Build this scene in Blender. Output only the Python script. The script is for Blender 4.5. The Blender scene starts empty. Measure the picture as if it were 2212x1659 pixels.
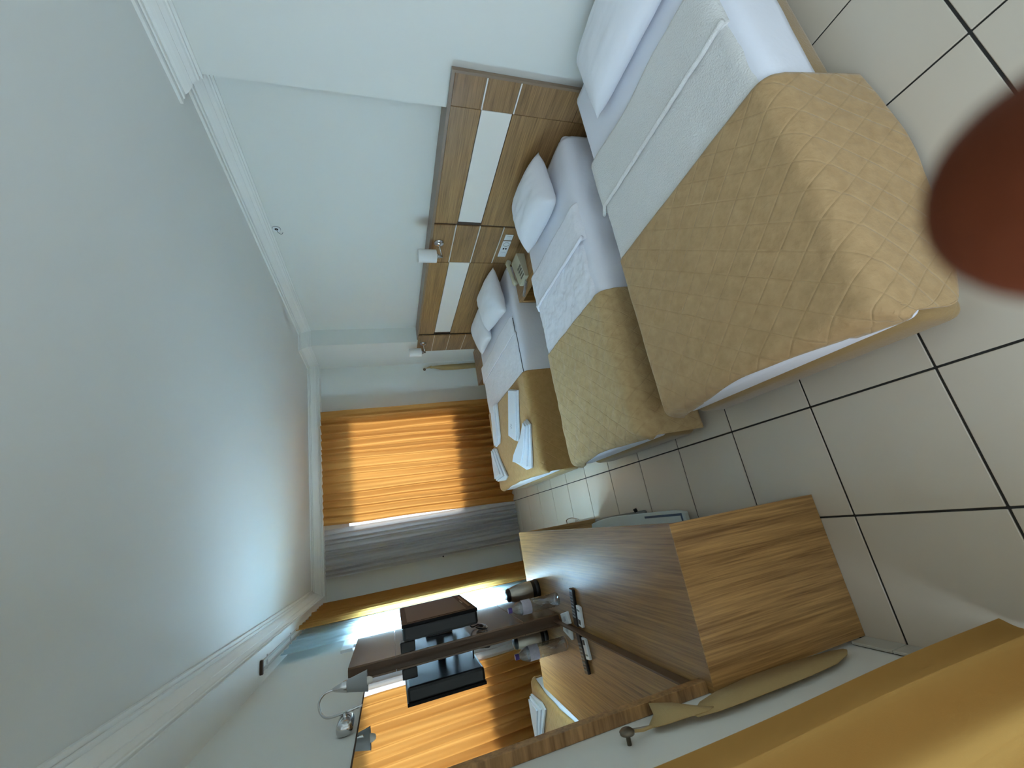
import bpy, bmesh, math, random
from mathutils import Vector, Matrix, noise
random.seed(7)
scene = bpy.context.scene
COL = scene.collection
PI = math.pi
# The room is laid out on its floor grid (0.4 unit = one tile); the real tile is 45 cm.
K = 1.125

# ------------------------------------------------------------------ camera
cam_d = bpy.data.cameras.new('camera')
cam = bpy.data.objects.new('camera', cam_d)
COL.objects.link(cam)
CAM = Vector((0, 0, 1.553))
AX_R = Vector((-0.16779, -0.26564, -0.94936))      # picture right (the phone lies on its side)
AX_D = Vector((-0.93720, 0.34169, 0.07003))        # picture down
AX_F = Vector((0.30578, 0.90149, -0.30629))        # forward
rot = Matrix((AX_R, -AX_D, -AX_F)).transposed()
cam.matrix_world = Matrix.Translation(CAM * K) @ rot.to_4x4()
cam_d.sensor_fit = 'HORIZONTAL'
cam_d.sensor_width = 36.0
cam_d.lens = 36.0 * 888.2 / 2212.0
cam_d.clip_start = 0.004
cam_d.dof.use_dof = True
cam_d.dof.focus_distance = 2.6
cam_d.dof.aperture_fstop = 7.0
scene.camera = cam

# ------------------------------------------------------------------ world, sun, daylight at the windows
W = bpy.data.worlds.new('sky'); scene.world = W
W.use_nodes = True
bg = W.node_tree.nodes['Background']
bg.inputs[0].default_value = (0.62, 0.80, 1.0, 1)
bg.inputs[1].default_value = 1.6

def area(name, loc, rot, sx, sy, power, color):
    d = bpy.data.lights.new(name, 'AREA'); d.shape = 'RECTANGLE'
    d.size = sx * K; d.size_y = sy * K; d.energy = power; d.color = color
    o = bpy.data.objects.new(name, d); COL.objects.link(o)
    o.location = Vector(loc) * K; o.rotation_euler = rot
    return o

def sun(name, direction, strength, angle, color):
    d = bpy.data.lights.new(name, 'SUN'); d.energy = strength; d.angle = angle; d.color = color
    o = bpy.data.objects.new(name, d); COL.objects.link(o)
    o.rotation_euler = Vector(direction).to_track_quat('-Z', 'Y').to_euler()
    return o

sun('sun', (-0.05, -0.93, -0.30), 3.7, math.radians(20), (1.0, 0.90, 0.74))
area('daylight_side_window', (-0.80, 3.58, 1.30), (0, -PI / 2, 0), 1.1, 0.88, 310, (0.62, 0.80, 1.0))
area('daylight_near_door', (-0.95, -0.35, 1.15), (0, -PI / 2, 0), 2.0, 2.1, 50, (0.70, 0.84, 1.0))

vs = scene.view_settings
vs.view_transform = 'Standard'; vs.look = 'None'; vs.gamma = 1.0; vs.use_curve_mapping = False
vs.exposure = 0.55
scene.cycles.max_bounces = 6; scene.cycles.diffuse_bounces = 4; scene.cycles.glossy_bounces = 3; scene.cycles.transparent_max_bounces = 8

# ------------------------------------------------------------------ helpers
ORG = {}

def tag(o, label=None, cat=None, group=None, kind=None):
    if label: o['label'] = label
    if cat: o['category'] = cat
    if group: o['group'] = group
    if kind: o['kind'] = kind
    return o

def thing(name, label, cat, loc, group=None):
    o = bpy.data.objects.new(name, None); COL.objects.link(o)
    o.empty_display_size = 0.05
    o.location = Vector(loc) * K
    ORG[o.name] = Vector(loc)
    return tag(o, label, cat, group)

def mk(name, geo, mat, parent=None, origin=None, smooth=False, auto=None):
    """geo: bmesh or (verts, faces[, uvs]) in layout units -> ONE mesh object at real size."""
    org = ORG[parent.name] if parent is not None else Vector(origin or (0, 0, 0))
    me = bpy.data.meshes.new(name)
    if isinstance(geo, bmesh.types.BMesh):
        for v in geo.verts: v.co = (v.co - org) * K
        geo.normal_update(); geo.to_mesh(me); geo.free()
    else:
        vs_, fs = geo[0], geo[1]
        me.from_pydata([(Vector(v) - org) * K for v in vs_], [], fs)
        if len(geo) > 2:
            ul = me.uv_layers.new(name='UVMap')
            for lp in me.loops: ul.data[lp.index].uv = geo[2][lp.vertex_index]
    if smooth: me.polygons.foreach_set('use_smooth', [True] * len(me.polygons))
    me.materials.append(mat)
    me.update()
    o = bpy.data.objects.new(name, me); COL.objects.link(o)
    if parent is not None:
        o.parent = parent
    else:
        o.location = org * K
    ORG[o.name] = org
    if auto:
        m = o.modifiers.new('edge', 'EDGE_SPLIT'); m.split_angle = math.radians(auto)
    return o

def B(*boxes, bevel=0.0, seg=2):
    bm = bmesh.new()
    for (x0, x1, y0, y1, z0, z1) in boxes:
        t = bmesh.new(); bmesh.ops.create_cube(t, size=1)
        for v in t.verts:
            v.co = Vector(((x0 + x1) / 2 + v.co.x * (x1 - x0), (y0 + y1) / 2 + v.co.y * (y1 - y0), (z0 + z1) / 2 + v.co.z * (z1 - z0)))
        if bevel: bmesh.ops.bevel(t, geom=t.edges[:], offset=bevel, segments=seg, affect='EDGES', profile=0.5)
        me = bpy.data.meshes.new('t'); t.to_mesh(me); t.free(); bm.from_mesh(me); bpy.data.meshes.remove(me)
    return bm

def xf(bm, M):
    bmesh.ops.transform(bm, matrix=M, verts=bm.verts[:]); return bm

def merge(*bms):
    out = bmesh.new()
    for b in bms:
        me = bpy.data.meshes.new('t'); b.to_mesh(me); b.free(); out.from_mesh(me); bpy.data.meshes.remove(me)
    return out

def tube(pts, r, n=10, caps=True):
    """round tube along points; r a number or a list"""
    pts = [Vector(p) for p in pts]; m = len(pts)
    rs = r if isinstance(r, (list, tuple)) else [r] * m
    vs_, fs = [], []
    up = None
    for i, p in enumerate(pts):
        d = (pts[min(i + 1, m - 1)] - pts[max(i - 1, 0)]).normalized()
        if up is None: up = d.orthogonal().normalized()
        up = (up - d * up.dot(d)).normalized(); s = d.cross(up)
        for k in range(n):
            a = 2 * PI * k / n
            vs_.append(p + (up * math.cos(a) + s * math.sin(a)) * rs[i])
    for i in range(m - 1):
        for k in range(n):
            a, b = i * n + k, i * n + (k + 1) % n
            fs.append((a, b, b + n, a + n))
    if caps:
        fs.append(tuple(range(n - 1, -1, -1))); fs.append(tuple(range((m - 1) * n, m * n)))
    return vs_, fs

def bez(ps, n=24):
    """Catmull-Rom through points"""
    ps = [Vector(p) for p in ps]; out = []
    for i in range(len(ps) - 1):
        p0, p1, p2, p3 = ps[max(i - 1, 0)], ps[i], ps[i + 1], ps[min(i + 2, len(ps) - 1)]
        for k in range(n):
            t = k / n
            out.append(0.5 * ((2 * p1) + (p2 - p0) * t + (2 * p0 - 5 * p1 + 4 * p2 - p3) * t * t + (3 * p1 - p0 - 3 * p2 + p3) * t ** 3))
    out.append(ps[-1]); return out

def lathe(prof, c, n=32, axis=(0, 0, 1), close=True):
    """profile (radius, height) spun round an axis through c"""
    ax = Vector(axis).normalized(); u = ax.orthogonal().normalized(); w = ax.cross(u); c = Vector(c)
    vs_, fs = [], []
    for (r, h) in prof:
        for k in range(n):
            a = 2 * PI * k / n
            vs_.append(c + ax * h + (u * math.cos(a) + w * math.sin(a)) * r)
    m = len(prof)
    for i in range(m - 1):
        for k in range(n):
            a, b = i * n + k, i * n + (k + 1) % n
            fs.append((a, b, b + n, a + n))
    if close:
        fs.append(tuple(range(n - 1, -1, -1))); fs.append(tuple(range((m - 1) * n, m * n)))
    return vs_, fs

def nz(x, y, z=0.0): return noise.noise(Vector((x, y, z)))

# ------------------------------------------------------------------ materials
def newmat(name):
    m = bpy.data.materials.new(name); m.use_nodes = True
    nt = m.node_tree; return m, nt, nt.nodes['Principled BSDF']

def srgb(r, g, b):
    f = lambda c: (c / 255 / 12.92) if c / 255 <= 0.04045 else ((c / 255 + 0.055) / 1.055) ** 2.4
    return (f(r), f(g), f(b), 1)

def plain(name, col, rough=0.5, metal=0.0, var=0.04, scale=6.0, bump=0.0, bscale=60.0, sheen=0.0, spec=0.5, coat=0.0):
    m, nt, p = newmat(name); N, L = nt.nodes, nt.links
    tc = N.new('ShaderNodeTexCoord')
    ns = N.new('ShaderNodeTexNoise'); ns.inputs['Scale'].default_value = scale; ns.inputs['Detail'].default_value = 2
    L.new(tc.outputs['Object'], ns.inputs['Vector'])
    mx = N.new('ShaderNodeMix'); mx.data_type = 'RGBA'
    mx.inputs[6].default_value = tuple(max(0, c * (1 - var)) for c in col[:3]) + (1,)
    mx.inputs[7].default_value = tuple(min(1, c * (1 + var)) for c in col[:3]) + (1,)
    L.new(ns.outputs['Fac'], mx.inputs[0]); L.new(mx.outputs[2], p.inputs['Base Color'])
    p.inputs['Roughness'].default_value = rough; p.inputs['Metallic'].default_value = metal
    p.inputs['Specular IOR Level'].default_value = spec
    if sheen: p.inputs['Sheen Weight'].default_value = sheen; p.inputs['Sheen Roughness'].default_value = 0.4
    if coat: p.inputs['Coat Weight'].default_value = coat; p.inputs['Coat Roughness'].default_value = 0.2
    if bump:
        n2 = N.new('ShaderNodeTexNoise'); n2.inputs['Scale'].default_value = bscale; n2.inputs['Detail'].default_value = 3
        L.new(tc.outputs['Object'], n2.inputs['Vector'])
        bp = N.new('ShaderNodeBump'); bp.inputs['Strength'].default_value = bump; bp.inputs['Distance'].default_value = 0.01
        L.new(n2.outputs['Fac'], bp.inputs['Height']); L.new(bp.outputs['Normal'], p.inputs['Normal'])
    return m

def wood(name, dark, light, axis, rough=0.38, fine=150.0, coarse=22.0, along=2.6, spec=0.5):
    m, nt, p = newmat(name); N, L = nt.nodes, nt.links
    tc = N.new('ShaderNodeTexCoord')
    def layer(across, al, detail):
        mp = N.new('ShaderNodeMapping'); s = [across] * 3; s['xyz'.index(axis)] = al
        mp.inputs['Scale'].default_value = s
        ns = N.new('ShaderNodeTexNoise'); ns.inputs['Scale'].default_value = 1.0; ns.inputs['Detail'].default_value = detail
        ns.inputs['Roughness'].default_value = 0.65; ns.inputs['Distortion'].default_value = 0.3
        L.new(tc.outputs['Object'], mp.inputs['Vector']); L.new(mp.outputs[0], ns.inputs['Vector']); return ns
    a, b = layer(fine, along, 5), layer(coarse, along * 0.45, 3)
    ad = N.new('ShaderNodeMath'); ad.operation = 'MULTIPLY_ADD'; ad.inputs[1].default_value = 0.62
    sc_ = N.new('ShaderNodeMath'); sc_.operation = 'MULTIPLY'; sc_.inputs[1].default_value = 0.38
    L.new(b.outputs['Fac'], sc_.inputs[0]); L.new(a.outputs['Fac'], ad.inputs[0]); L.new(sc_.outputs[0], ad.inputs[2])
    rp = N.new('ShaderNodeValToRGB'); e = rp.color_ramp.elements
    e[0].position = 0.36; e[0].color = dark; e[1].position = 0.63; e[1].color = light
    L.new(ad.outputs[0], rp.inputs[0]); L.new(rp.outputs[0], p.inputs['Base Color'])
    p.inputs['Roughness'].default_value = rough; p.inputs['Specular IOR Level'].default_value = spec
    bp = N.new('ShaderNodeBump'); bp.inputs['Strength'].default_value = 0.12; bp.inputs['Distance'].default_value = 0.004
    L.new(ad.outputs[0], bp.inputs['Height']); L.new(bp.outputs['Normal'], p.inputs['Normal'])
    return m

def cloth_translucent(name, col, trans, weave=420.0, mixv=0.5):
    m, nt, p = newmat(name); N, L = nt.nodes, nt.links
    out = N['Material Output']; N.remove(p)
    tc = N.new('ShaderNodeTexCoord'); ns = N.new('ShaderNodeTexNoise'); ns.inputs['Scale'].default_value = 3.0
    ns.inputs['Detail'].default_value = 5
    L.new(tc.outputs['Object'], ns.inputs['Vector'])
    mx = N.new('ShaderNodeMix'); mx.data_type = 'RGBA'
    mx.inputs[6].default_value = tuple(c * 0.93 for c in col[:3]) + (1,); mx.inputs[7].default_value = tuple(min(1, c * 1.05) for c in col[:3]) + (1,)
    L.new(ns.outputs['Fac'], mx.inputs[0])
    d = N.new('ShaderNodeBsdfDiffuse'); t = N.new('ShaderNodeBsdfTranslucent')
    L.new(mx.outputs[2], d.inputs[0]); t.inputs[0].default_value = trans
    s = N.new('ShaderNodeMixShader'); s.inputs[0].default_value = mixv
    L.new(d.outputs[0], s.inputs[1]); L.new(t.outputs[0], s.inputs[2]); L.new(s.outputs[0], out.inputs[0])
    n2 = N.new('ShaderNodeTexNoise'); n2.inputs['Scale'].default_value = weave; L.new(tc.outputs['Object'], n2.inputs['Vector'])
    bp = N.new('ShaderNodeBump'); bp.inputs['Strength'].default_value = 0.15; bp.inputs['Distance'].default_value = 0.002
    L.new(n2.outputs['Fac'], bp.inputs['Height']); L.new(bp.outputs['Normal'], d.inputs['Normal'])
    return m

def quilt(name, c0, c1, pitch=0.11, strength=0.5):
    """velvety quilted spread: diamond stitching in the cloth's own coordinates"""
    m, nt, p = newmat(name); N, L = nt.nodes, nt.links
    uv = N.new('ShaderNodeUVMap'); sp = N.new('ShaderNodeSeparateXYZ'); L.new(uv.outputs[0], sp.inputs[0])
    def mth(op, a, b=None):
        n = N.new('ShaderNodeMath'); n.operation = op
        for i, v in enumerate((a, b)):
            if v is None: continue
            if isinstance(v, (int, float)): n.inputs[i].default_value = v
            else: L.new(v, n.inputs[i])
        return n.outputs[0]
    def ridge(s):
        q = mth('PINGPONG', s, pitch / 2)
        q = mth('DIVIDE', q, pitch / 2)
        return mth('POWER', mth('MINIMUM', mth('MULTIPLY', q, 7.0), 1.0), 0.5)
    a = ridge(mth('ADD', sp.outputs[0], mth('MULTIPLY', sp.outputs[1], 0.8)))
    b = ridge(mth('SUBTRACT', sp.outputs[0], mth('MULTIPLY', sp.outputs[1], 0.8)))
    h = mth('MULTIPLY', a, b)
    tc = N.new('ShaderNodeTexCoord')
    ns = N.new('ShaderNodeTexNoise'); ns.inputs['Scale'].default_value = 26; ns.inputs['Detail'].default_value = 6
    L.new(tc.outputs['Object'], ns.inputs['Vector'])
    hh = mth('ADD', mth('MULTIPLY', h, 0.5), mth('MULTIPLY', ns.outputs['Fac'], 1.3))
    bp = N.new('ShaderNodeBump'); bp.inputs['Strength'].default_value = strength; bp.inputs['Distance'].default_value = 0.008
    L.new(hh, bp.inputs['Height']); L.new(bp.outputs['Normal'], p.inputs['Normal'])
    mx = N.new('ShaderNodeMix'); mx.data_type = 'RGBA'; mx.inputs[6].default_value = c0; mx.inputs[7].default_value = c1
    L.new(ns.outputs['Fac'], mx.inputs[0]); L.new(mx.outputs[2], p.inputs['Base Color'])
    p.inputs['Roughness'].default_value = 0.75; p.inputs['Sheen Weight'].default_value = 0.35
    p.inputs['Sheen Roughness'].default_value = 0.35; p.inputs['Sheen Tint'].default_value = (1, 0.93, 0.8, 1)
    p.inputs['Specular IOR Level'].default_value = 0.25
    return m

def pane_mat(name, tint=(1, 1, 1, 1), base=0.04):
    m, nt, p = newmat(name); N, L = nt.nodes, nt.links; N.remove(p)
    t = N.new('ShaderNodeBsdfTransparent'); t.inputs[0].default_value = tint
    g = N.new('ShaderNodeBsdfGlossy'); g.inputs['Roughness'].default_value = 0.02
    lw = N.new('ShaderNodeLayerWeight'); pw = N.new('ShaderNodeMath'); pw.operation = 'POWER'; pw.inputs[1].default_value = 4.0
    L.new(lw.outputs['Facing'], pw.inputs[0])
    f = N.new('ShaderNodeMath'); f.operation = 'MULTIPLY_ADD'; f.inputs[1].default_value = 0.6; f.inputs[2].default_value = base
    L.new(pw.outputs[0], f.inputs[0])
    s = N.new('ShaderNodeMixShader'); L.new(f.outputs[0], s.inputs[0]); L.new(t.outputs[0], s.inputs[1]); L.new(g.outputs[0], s.inputs[2])
    L.new(s.outputs[0], N['Material Output'].inputs[0]); return m

M_WALL = plain('wall_paint', srgb(228, 229, 222), 0.55, var=0.015, scale=2.0, spec=0.35)
M_CEIL = plain('ceiling_paint', srgb(226, 228, 224), 0.6, var=0.015, scale=1.5, spec=0.3)
M_CROWN = plain('plaster_white', srgb(240, 241, 236), 0.5, var=0.01, spec=0.35)
M_TILE = plain('floor_tile_glaze', srgb(205, 194, 176), 0.30, var=0.035, scale=2.5, spec=0.5)
M_SKIRT = plain('skirting_tile', srgb(190, 188, 176), 0.30, var=0.03, scale=3.0)
M_GROUT = plain('grout', srgb(44, 43, 40), 0.9, var=0.15, scale=40)
M_HB = wood('headboard_veneer', srgb(112, 82, 48), srgb(170, 132, 84), 'y')
M_HBP = wood('headboard_post_veneer', srgb(108, 80, 48), srgb(165, 127, 82), 'y', along=3.5)
M_EDGE = plain('headboard_ledge_laminate', srgb(133, 112, 92), 0.4, var=0.05)
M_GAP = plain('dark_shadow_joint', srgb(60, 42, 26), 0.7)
M_WHITEP = plain('white_lacquer_panel', srgb(236, 232, 222), 0.35, var=0.01)
M_DESK = wood('desk_veneer_top', srgb(108, 74, 38), srgb(168, 126, 74), 'y', rough=0.34, fine=120)
M_DESKS = wood('desk_veneer_side', srgb(122, 86, 46), srgb(196, 152, 94), 'z', rough=0.36, fine=120, along=2.6)
M_FRAME = wood('mirror_frame_veneer', srgb(110, 78, 44), srgb(176, 134, 84), 'x', rough=0.45, fine=55, along=5)
M_TVP = plain('brown_laminate_panel', srgb(118, 92, 70), 0.22, var=0.04)
M_TVPS = plain('brown_laminate_edge', srgb(88, 64, 44), 0.45, var=0.08)
M_MIRROR, _nt, _p = newmat('mirror_silver')
_p.inputs['Metallic'].default_value = 1; _p.inputs['Roughness'].default_value = 0.01; _p.inputs['Base Color'].default_value = (0.86, 0.88, 0.86, 1)
M_CHROME = plain('chrome', srgb(205, 205, 205), 0.15, 1.0, var=0.02)
M_STEEL = plain('brushed_steel', srgb(170, 164, 152), 0.32, 1.0, var=0.05, scale=30)
M_BLACK = plain('black_plastic', srgb(16, 16, 18), 0.35, var=0.1)
M_SCREEN = plain('tv_screen_glass', srgb(10, 10, 11), 0.35, var=0.05, spec=0.1)
M_TVB = plain('tv_bezel', srgb(19, 19, 21), 0.5, var=0.05, spec=0.12)
M_SHEET = plain('white_sheet', srgb(238, 240, 248), 0.85, var=0.01, bump=0.15, bscale=30, spec=0.2, sheen=0.1)
M_PILLOW = plain('pillow_case', srgb(234, 236, 240), 0.85, var=0.01, bump=0.2, bscale=22, spec=0.2, sheen=0.1)
M_BLANKET = plain('cream_woven_blanket', srgb(226, 225, 221), 0.9, var=0.03, bump=0.55, bscale=130, spec=0.15, sheen=0.15)
M_BLANKET2 = plain('white_crinkled_cover', srgb(242, 243, 249), 0.9, var=0.03, bump=0.6, bscale=24, spec=0.15, sheen=0.1)
M_TOWEL = plain('white_towel', srgb(232, 236, 242), 0.95, var=0.02, bump=0.5, bscale=160, spec=0.1)
M_TOWELPRINT = plain('grey_towel_print', srgb(196, 200, 206), 0.95, var=0.03)
M_SPREAD1 = quilt('tan_quilt', srgb(162, 130, 88), srgb(194, 162, 118), 0.115, 0.55)
M_SPREAD2 = quilt('worn_tan_quilt', srgb(166, 138, 92), srgb(208, 180, 134), 0.10, 0.6)
M_SPREAD3 = quilt('smooth_tan_quilt', srgb(160, 122, 70), srgb(188, 148, 94), 0.12, 0.3)
M_BASE = plain('tan_base_fabric', srgb(158, 130, 86), 0.85, var=0.06, bump=0.25, bscale=90, sheen=0.3, spec=0.2)
M_FOOT = plain('cream_plastic_foot', srgb(196, 192, 172), 0.5)
M_PIPE = plain('grey_piping', srgb(92, 94, 100), 0.8)
M_ORANGE = cloth_translucent('orange_curtain_cloth', srgb(170, 120, 66), (0.80, 0.43, 0.12, 1), mixv=0.5)
M_YELLOW = cloth_translucent('yellow_curtain_cloth', srgb(186, 142, 80), (0.42, 0.25, 0.07, 1), mixv=0.28)
M_SHEER = cloth_translucent('grey_sheer_cloth', srgb(196, 193, 190), (0.75, 0.75, 0.75, 1), mixv=0.35)
M_SHEERB = cloth_translucent('white_sheer_cloth', srgb(200, 222, 228), (0.46, 0.62, 0.68, 1), mixv=0.5)
M_TIE = plain('tan_tieback_cloth', srgb(176, 152, 104), 0.9, var=0.04, bump=0.2, bscale=120)
M_BRASS = plain('dull_metal', srgb(120, 112, 98), 0.4, 0.9)
M_SHADE, _nt, _p = newmat('white_lamp_shade')
_p.inputs['Base Color'].default_value = srgb(236, 236, 232); _p.inputs['Roughness'].default_value = 0.5
M_GSHADE = plain('satin_silver_shade', srgb(158, 160, 160), 0.42, 0.35, var=0.02)
M_BULB = plain('bulb_glass', srgb(238, 236, 228), 0.2)
M_PLASTIC = plain('white_plastic', srgb(232, 236, 238), 0.3, var=0.01)
M_GREYPL = plain('grey_plastic', srgb(140, 142, 140), 0.4)
M_PHONE = plain('beige_telephone_plastic', srgb(190, 186, 160), 0.4, var=0.02)
M_KEYS = plain('phone_keys', srgb(110, 106, 92), 0.5)
M_CORD = plain('grey_coil_cord', srgb(160, 160, 158), 0.5)
M_PURPLE = plain('purple_cap', srgb(66, 36, 120), 0.35)
M_LABEL = plain('bottle_label', srgb(186, 182, 196), 0.4, var=0.2, scale=60)
M_PET = pane_mat('clear_plastic_bottle', (0.72, 0.74, 0.77, 1), 0.22)
M_GLASS = pane_mat('window_glass')
M_DROP = pane_mat('water_drop', (0.97, 0.98, 1, 1))
M_WFRAME = plain('white_window_frame', srgb(238, 242, 244), 0.3)
M_RAIL = plain('white_curtain_rail', srgb(206, 206, 202), 0.4)
M_BROWNCAP = plain('brown_rail_cap', srgb(70, 52, 40), 0.5)
M_BOARDC = plain('pale_board_cover', srgb(196, 206, 200), 0.7, var=0.06)
M_BLUE = plain('dark_blue_trim', srgb(52, 78, 104), 0.6)
M_LEG = plain('grey_painted_leg', srgb(128, 126, 120), 0.4, 0.3)

# ------------------------------------------------------------------ room shell
XL, XM, XN, XC = -0.605, 2.44, 2.28, 2.240       # left wall, right wall, near pier face, far pier face
YF, YB, ZC, ZB = 5.42, -1.60, 2.385, 2.266        # far wall, back wall, ceiling, underside of cornice
XP, YP = -0.457, 5.28                             # pelmet faces (side, far)
NY, FY = 1.69, 4.72                               # end of near pier, start of far pier

def struct(name, bm, m, **k): return tag(mk(name, bm, m, **k), kind='structure')

floor = struct('floor', B((XL - .1, XM + .1, YB - .1, YF + .1, -0.06, -0.004)), M_GROUT)
g = 0.0035
xs = [XL] + [0.206 + 0.4 * k for k in range(-1, 6)] + [XM]
ys = [YB] + [0.742 + 0.4 * k for k in range(-5, 12)] + [YF]
cache = {}
for i in range(len(xs) - 1):
    for j in range(len(ys) - 1):
        a, b = xs[i + 1] - xs[i], ys[j + 1] - ys[j]
        if a < 0.02 or b < 0.02: continue
        key = (round(a, 3), round(b, 3))
        o = None
        if key not in cache:
            o = mk('tile', B((-a / 2 + g, a / 2 - g, -b / 2 + g, b / 2 - g, -0.02, 0.0), bevel=0.0015, seg=1), M_TILE, origin=(0, 0, 0))
            cache[key] = o.data
        else:
            o = bpy.data.objects.new('tile', cache[key]); COL.objects.link(o)
        o.parent = floor
        o.location = Vector(((xs[i] + xs[i + 1]) / 2, (ys[j] + ys[j + 1]) / 2, 0)) * K

struct('ceiling', B((XL - .1, XM + .1, YB - .1, YF + .1, ZC, ZC + .1)), M_CEIL)

def wall_with_holes(name, axis, pos, thick, a0, a1, z0, z1, holes):
    """wall in the plane axis=pos; holes (a, b, za, zb) along it, sorted"""
    bx, cur = [], a0
    for (h0, h1, k0, k1) in holes:
        bx.append((cur, h0, z0, z1)); bx.append((h0, h1, z0, k0)); bx.append((h0, h1, k1, z1)); cur = h1
    bx.append((cur, a1, z0, z1))
    lo, hi = min(pos, pos + thick), max(pos, pos + thick)
    bs = [((lo, hi, p, q, r, s) if axis == 'x' else (p, q, lo, hi, r, s)) for (p, q, r, s) in bx if q > p and s > r]
    return struct(name, B(*bs), M_WALL)

WL1 = (3.13, 4.02, 0.72, 1.85)    # side window
WL2 = (-1.40, 0.68, 0.06, 2.06)   # near glazed door, behind the yellow curtain
WF = (0.12, 1.52, 0.66, 2.08)     # far window
wall_with_holes('wall_left', 'x', XL, -0.14, YB, YF, 0, ZC, [WL2, WL1])
wall_with_holes('wall_far', 'y', YF, 0.14, XL - .14, XM + .1, 0, ZC, [WF])
wall_with_holes('wall_back', 'y', YB, -0.14, XL - .14, XM + .1, 0, ZC, [])
wr = struct('wall_right', B((XM, XM + .1, YB, YF, 0, ZC)), M_WALL)
struct('wall_near_right', B((XN, XM - .0005, YB, NY, 0, ZC)), M_WALL)
struct('wall_far_right', B((XC, XM - .0005, FY, YF, 0, ZC)), M_WALL)

# pelmet boxes that carry the cornice
struct('trim_1', B((XL, XP, YB, YF, ZB, ZC)), M_CROWN)
struct('trim_2', B((XP, XC, YP, YF, ZB, ZC)), M_CROWN)

# cornice: one profile swept along the walls, mitred
PROF = [(0, 0), (0.014, 0), (0.014, 0.008), (0.008, 0.010), (0.008, 0.014), (0.019, 0.016), (0.021, 0.023), (0.014, 0.026), (0.022, 0.032), (0.033, 0.047),
        (0.033, 0.050), (0.038, 0.050), (0.050, 0.063), (0.061, 0.078), (0.066, 0.088), (0.062, 0.092), (0.078, 0.094), (0.080, 0.101), (0.072, 0.104), (0.095, 0.106), (0.095, ZC - ZB), (0, ZC - ZB)]
path = [Vector(p) for p in [(XN, YB), (XN, NY), (XM, NY), (XM, FY), (XC, FY), (XC, YP), (XP, YP), (XP, YB)]]
def inward(a, b):
    d = (b - a).normalized(); return Vector((-d.y, d.x))
def off(i, dist):
    p = path[i]
    if i == 0: return p + inward(path[0], path[1]) * dist
    if i == len(path) - 1: return p + inward(path[-2], path[-1]) * dist
    n1, n2 = inward(path[i - 1], p), inward(p, path[i + 1])
    return p + (n1 + n2) * (dist / (1 + n1.dot(n2)))
for i in range(len(path) - 1):
    vs_, fs = [], []
    for e in (i, i + 1):
        for (d, h) in PROF:
            q = off(e, d); vs_.append((q.x, q.y, ZB + h))
    n = len(PROF)
    for k in range(n - 1): fs.append((k, k + 1, n + k + 1, n + k))
    fs += [tuple(range(n)), tuple(range(2 * n - 1, n - 1, -1))]
    tag(mk('trim_%d' % (i + 3), (vs_, fs), M_CROWN), kind='structure')

# skirting tiles on the left wall between desk and curtain, and behind
bb = struct('baseboard_left', B((XL, XL + 0.004, -1.5, 1.27, 0, 0.07)), M_GROUT)
for k in range(-6, 2):
    y0 = 0.742 + 0.4 * k
    y1 = min(y0 + 0.397, 1.268)
    if y1 > y0: mk('tile', B((XL + .003, XL + .012, y0, y1, 0.002, 0.075), bevel=0.0015, seg=1), M_SKIRT, bb)

# windows
def window(name, axis, pos, a0, a1, z0, z1, n, fw=0.045):
    """frame with n sashes, each with its own pane"""
    def bxs(p, q, r, s, d0, d1): return (pos + d0, pos + d1, p, q, r, s) if axis == 'x' else (p, q, pos + d0, pos + d1, r, s)
    d = (-0.06, -0.01) if (axis == 'x' or pos < 0) else (0.01, 0.06)
    fr = struct(name, B(bxs(a0, a1, z0, z0 + fw, *d), bxs(a0, a1, z1 - fw, z1, *d), bxs(a0, a0 + fw, z0 + fw, z1 - fw, *d), bxs(a1 - fw, a1, z0 + fw, z1 - fw, *d)), M_WFRAME)
    w = (a1 - a0 - 2 * fw) / n
    for k in range(n):
        p, q = a0 + fw + k * w, a0 + fw + (k + 1) * w
        s = mk('sash', B(bxs(p, q, z0 + fw, z0 + fw + .03, *d), bxs(p, q, z1 - fw - .03, z1 - fw, *d), bxs(p, p + .03, z0 + fw + .03, z1 - fw - .03, *d), bxs(q - .03, q, z0 + fw + .03, z1 - fw - .03, *d)), M_WFRAME, fr)
        dm = (d[0] + d[1]) / 2
        mk('pane', B(bxs(p + .03, q - .03, z0 + fw + .03, z1 - fw - .03, dm - .003, dm + .003)), M_GLASS, s)
    return fr
w1 = window('window_1', 'x', XL, *WL1, 2)
mk('casing', B((XL, XL + .018, 3.205, 3.235, 0.66, 1.825), (XL, XL + .018, 3.12, 4.08, 1.825, 1.895)), M_WFRAME, w1)
window('window_2', 'y', YF, *WF, 1)
window('door_1', 'x', XL, *WL2, 2, fw=0.03)

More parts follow.
